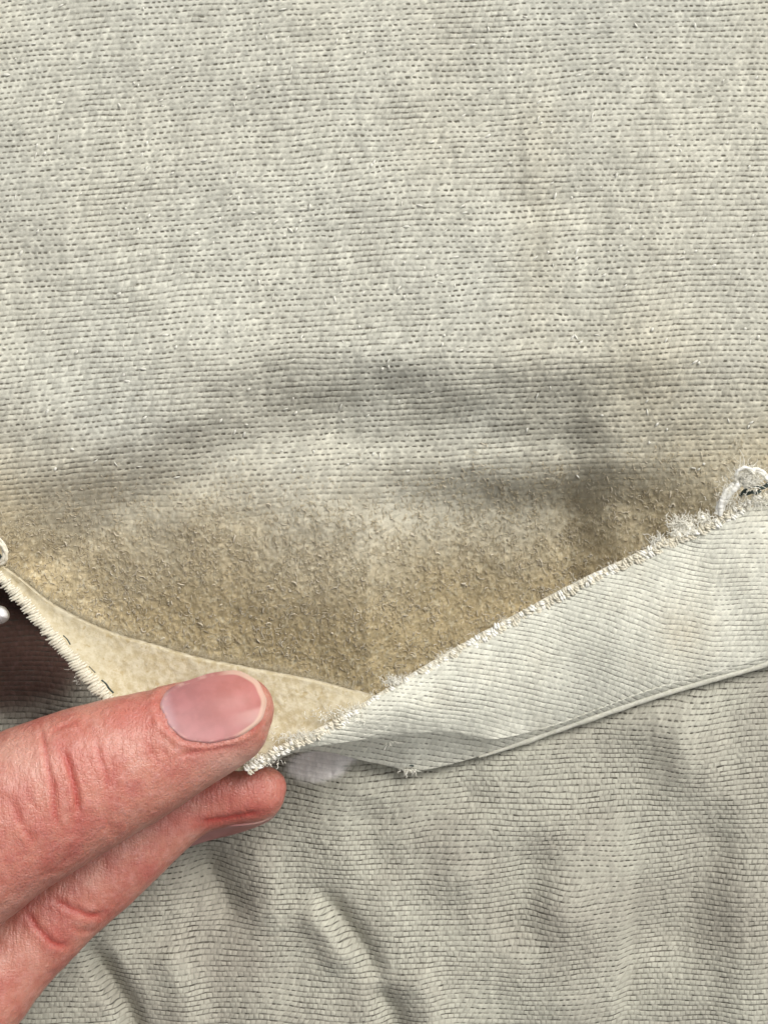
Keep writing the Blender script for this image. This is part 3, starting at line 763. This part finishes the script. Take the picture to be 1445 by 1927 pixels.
    attr(me2, 'blush', blush)
    pale = .8 * np.exp(-(((x - 440) / 60) ** 2 + ((y - 1435) / 30) ** 2)) * top + .35 * np.exp(-(((x - 40) / 60) ** 2 + ((y - 1430) / 60) ** 2)) * top
    attr(me2, 'pale', pale)
    me2.name = 'skin'
    o = link('skin', me2, skin_mat(), hand)
    o.name = 'finger_skin'
    return o, co, me2

# nail outline: superellipse round the top digit's nail (layout units)
NC, NA = (404, 1332), math.radians(-14)
def nail_ab(x, y):
    dx, dy = x - NC[0], y - NC[1]
    a = (dx * math.cos(NA) + dy * math.sin(NA)); b = (-dx * math.sin(NA) + dy * math.cos(NA))
    sk = a - .0 * b
    return sk / 95., b / (62. * (1.0 - .0 * np.clip(-a / 94., 0, 1)))
def nail_r(x, y):
    a, b = nail_ab(x, y)
    a = a - .19 * b * np.clip(-a, 0, 1)
    p = 2.5
    return (np.abs(a) ** p + np.abs(b) ** p) ** (1 / p)

def skin_mat():
    g = NT('skin'); ob = g.obj()
    n1 = g.noise(ob, 260, 4, .6); n2 = g.noise(ob, 1100, 4, .6); n3 = g.noise(ob, 4200, 3, .6)
    c = g.mix(g.ss(.35, .68, n1), (.49, .205, .15), (.42, .145, .107))
    c = g.mix(g.mth('MULTIPLY', g.ss(.45, .7, n2), .45), c, (.56, .27, .235))
    mo = g.noise(ob, 130, 5, .7)
    c = g.mix(g.mth('MULTIPLY', g.ss(.5, .68, mo), .6), c, (.42, .12, .10))
    c = g.mix(g.mth('MULTIPLY', g.ss(.5, .34, mo), .5), c, (.55, .30, .24))
    c = g.mix(g.mth('MULTIPLY', g.ss(.62, .75, g.noise(ob, 1900, 3)), .35), c, (.60, .34, .30))
    c = g.mix(g.at('pale'), c, (.60, .35, .28))
    c = g.mix(g.mth('MULTIPLY', g.at('blush'), .7), c, (.44, .10, .08))
    c = g.mix(g.mth('MULTIPLY', g.at('red'), .85), c, (.38, .045, .035))
    g.L(c, g.b.inputs['Base Color'])
    g.b.inputs['Subsurface Weight'].default_value = .25
    g.b.inputs['Subsurface Radius'].default_value = (1.0, .32, .18)
    g.b.inputs['Subsurface Scale'].default_value = .0012
    g.b.inputs['Roughness'].default_value = .48
    g.b.inputs['Specular IOR Level'].default_value = .48
    vo = g.n('ShaderNodeTexVoronoi', feature='DISTANCE_TO_EDGE'); g.L(ob, vo.inputs['Vector']); vo.inputs['Scale'].default_value = 2300
    h = g.mth('ADD', g.mth('MULTIPLY', g.ss(0, .25, vo.outputs['Distance']), .5), g.mth('MULTIPLY', n3, .7))
    h = g.mth('ADD', h, g.mth('MULTIPLY', n2, 1.5))
    ln = g.n('ShaderNodeMapping'); g.L(ob, ln.inputs['Vector']); ln.inputs['Rotation'].default_value = (0, 0, math.radians(-24)); ln.inputs['Scale'].default_value = (1, .22, 1)
    h = g.mth('ADD', h, g.mth('MULTIPLY', g.ss(.35, .6, g.noise(ln.outputs[0], 1500, 3, .6)), .9))
    ln2 = g.n('ShaderNodeMapping'); g.L(ob, ln2.inputs['Vector']); ln2.inputs['Rotation'].default_value = (0, 0, math.radians(40)); ln2.inputs['Scale'].default_value = (1, .2, 1)
    h = g.mth('ADD', h, g.mth('MULTIPLY', g.ss(.35, .6, g.noise(ln2.outputs[0], 1300, 3, .6)), .7))
    g.L(g.mth('MULTIPLY_ADD', n1, .3, .26), g.b.inputs['Roughness'])
    g.L(g.bump(h, .00006, .75), g.b.inputs['Normal'])
    return g.m

def nail_mat():
    g = NT('nail'); uv = g.at('nail', 'Vector'); sp = g.n('ShaderNodeSeparateXYZ'); g.L(uv, sp.inputs[0])
    a, b = sp.outputs[0], sp.outputs[1]; r = g.at('rim')
    ob = g.obj(); n = g.noise(ob, 600, 3)
    c = g.mix(g.ss(-.9, .7, a), (.345, .15, .15), (.385, .145, .125))
    c = g.mix(g.mth('MULTIPLY', g.ss(.15, .75, b), .5), c, (.48, .235, .235))
    c = g.mix(g.mth('MULTIPLY', g.ss(-.72, -.98, a), .6), c, (.48, .31, .33))
    st = g.mth('MULTIPLY', g.ss(.1, .8, a), g.mth('MULTIPLY', g.ss(.25, .42, b), g.ss(.85, .6, b)))
    c = g.mix(g.mth('MULTIPLY', st, .5), c, (.62, .40, .36))
    c = g.mix(g.mth('MULTIPLY', g.mth('MULTIPLY', g.ss(.91, .97, r), g.ss(.3, -.1, a)), g.ss(.4, .8, g.noise(uv, 6, 3))), c, (.54, .34, .29))
    fe = g.mth('MULTIPLY', g.ss(.90, .95, r), g.ss(.15, .5, a))
    c = g.mix(g.mth('MULTIPLY', fe, .7), c, (.62, .47, .36))
    c = g.mix(g.mth('MULTIPLY', g.ss(.35, .65, n), .15), c, (.7, .3, .3))
    g.L(c, g.b.inputs['Base Color'])
    g.b.inputs['Roughness'].default_value = .46; g.b.inputs['Specular IOR Level'].default_value = .30
    g.b.inputs['Subsurface Weight'].default_value = .2; g.b.inputs['Subsurface Radius'].default_value = (1, .4, .3); g.b.inputs['Subsurface Scale'].default_value = .0008
    wv = g.n('ShaderNodeVectorMath', operation='MULTIPLY'); g.L(uv, wv.inputs[0]); wv.inputs[1].default_value = (.8, 30, 1)
    g.L(g.bump(g.noise(wv.outputs[0], 1, 2), .00003, .3), g.b.inputs['Normal'])
    return g.m
skin, hco, hme = make_hand()

def make_nails():
    tris = [tuple(p.vertices) for p in hme.polygons]
    bvh = BVHTree.FromPolygons([tuple(c) for c in hco], tris)
    def zhit(x, y):
        r = bvh.ray_cast(Vector((x, -y, 900)), Vector((0, 0, -1)))
        return r[0][2] if r[0] is not None else None
    nr, na = 26, 96
    R = np.linspace(0, 1, nr); A = np.linspace(0, 2 * math.pi, na, endpoint=False)
    vs = []; ab = []; rr = []
    p = 2.5
    for r in R:
        for th in A:
            ca, sa = math.cos(th), math.sin(th)
            k = (abs(ca) ** p + abs(sa) ** p) ** (-1 / p)
            a, b = r * ca * k, r * sa * k
            aa = a + .16 * b * max(0, -a) * 1.2
            wb = 1 + r * r * (.012 * math.sin(5 * th + 1) + .010 * math.sin(11 * th))
            aa *= wb; b *= wb
            x = NC[0] + aa * 94 * math.cos(NA) - b * 62 * math.sin(NA); y = NC[1] + aa * 94 * math.sin(NA) + b * 62 * math.cos(NA)
            vs.append([x, y]); ab.append((aa, b)); rr.append(r)
    vs = np.array(vs); ab = np.array(ab); rr = np.array(rr)
    z = np.array([zhit(x, y) if zhit(x, y) is not None else np.nan for x, y in vs])
    # a smooth plate: quadratic fit to the flesh, then laid a little proud of it
    ok = ~np.isnan(z) & (rr < .97)
    def basis(a, b): return np.stack([a * 0 + 1, a, b, a * a, a * b, b * b, a ** 3, a * a * b, a * b * b, b ** 3], -1)
    coef, *_ = np.linalg.lstsq(basis(ab[ok, 0], ab[ok, 1]), z[ok], rcond=None)
    coef = coef.copy(); coef[5] *= .80; coef[0] -= 2.0
    fe = sstep(.25, .8, ab[:, 0])
    zf = basis(ab[:, 0], ab[:, 1]) @ coef + 2.0 + fe * 1.5 - 2.5 * rr ** 8 * (1 - fe)
    # let the flesh give way under the plate
    hx, hy = hco[:, 0], -hco[:, 1]
    ha, hb = nail_ab(hx, hy); ha = ha - .19 * hb * np.clip(-ha, 0, 1)
    zp = basis(ha, hb) @ coef - 3.5
    ins = (nail_r(hx, hy) < .955) & (hco[:, 2] > 120)
    hz = np.where(ins, np.minimum(hco[:, 2], zp), hco[:, 2])
    hme.vertices.foreach_set('co', PA(hx, hy, hz).astype(np.float32).ravel()); hme.update()
    i = np.arange(nr * na).reshape(nr, na); j = np.roll(i, -1, 1)
    f = np.stack([i[:-1], i[1:], j[1:], j[:-1]], -1).reshape(-1, 4)
    # edge wall down into the flesh
    oc = vs[-na:] - np.array(NC); ol = np.linalg.norm(oc, axis=1)[:, None]; ov = vs[-na:] + oc / ol * 3.0
    rim_ = np.stack([ov[:, 0], ov[:, 1], zf[-na:] - 6], -1)
    V = np.vstack([np.stack([vs[:, 0], vs[:, 1], zf], -1), rim_])
    k0 = i[-1]; k1 = np.arange(nr * na, nr * na + na)
    f = np.vstack([f, np.stack([k0, k1, np.roll(k1, -1), np.roll(k0, -1)], -1)])
    me = new_mesh('nail', PA(V[:, 0], V[:, 1], V[:, 2]), f)
    ab = np.vstack([ab, ab[-na:]]); rr = np.r_[rr, rr[-na:]]
    attr2(me, 'nail', ab[:, 0], ab[:, 1]); attr(me, 'rim', rr)
    nm = nail_mat()
    link('nail', me, nm, hand, label='broad pink nail of the upper fingertip with a thin pale free edge')
    # lower digit's nail: a curved plate on its underside, seen almost edge-on
    n1, n2 = 60, 16
    e1 = spline([(312, 1596, 20), (350, 1568, 34), (395, 1550, 42), (430, 1552, 38), (480, 1548, 30), (508, 1537, 22), (521, 1523, 20)], n1)
    e2 = spline([(318, 1602, -30), (350, 1594, -34), (392, 1580, -38), (440, 1568, -38), (482, 1554, -30), (509, 1540, -18), (522, 1525, -4)], n1)
    t = np.linspace(0, 1, n2)[:, None, None]
    G = e1[None] * (1 - t) + e2[None] * t
    G[..., 2] += 3 * np.sin(np.pi * t[..., 0]); 
    f = grid_faces(n2, n1)
    me = new_mesh('nail', PA(G[..., 0], G[..., 1], G[..., 2]).reshape(-1, 3), f)
    a = np.linspace(-.9, .75, n1)[None] + 0 * t[..., 0]; b = .7 - 1.2 * t[..., 0] + 0 * a
    attr2(me, 'nail', a, b); attr(me, 'rim', .93 * (1 - sstep(.0, .22, t[..., 0])) + 0 * a)
    o = link('nail', me, nm, hand, label='pale nail of the lower fingertip seen edge-on from above')
    m = o.modifiers.new('t', 'SOLIDIFY'); m.thickness = 5 * S; m.offset = 0
make_nails()
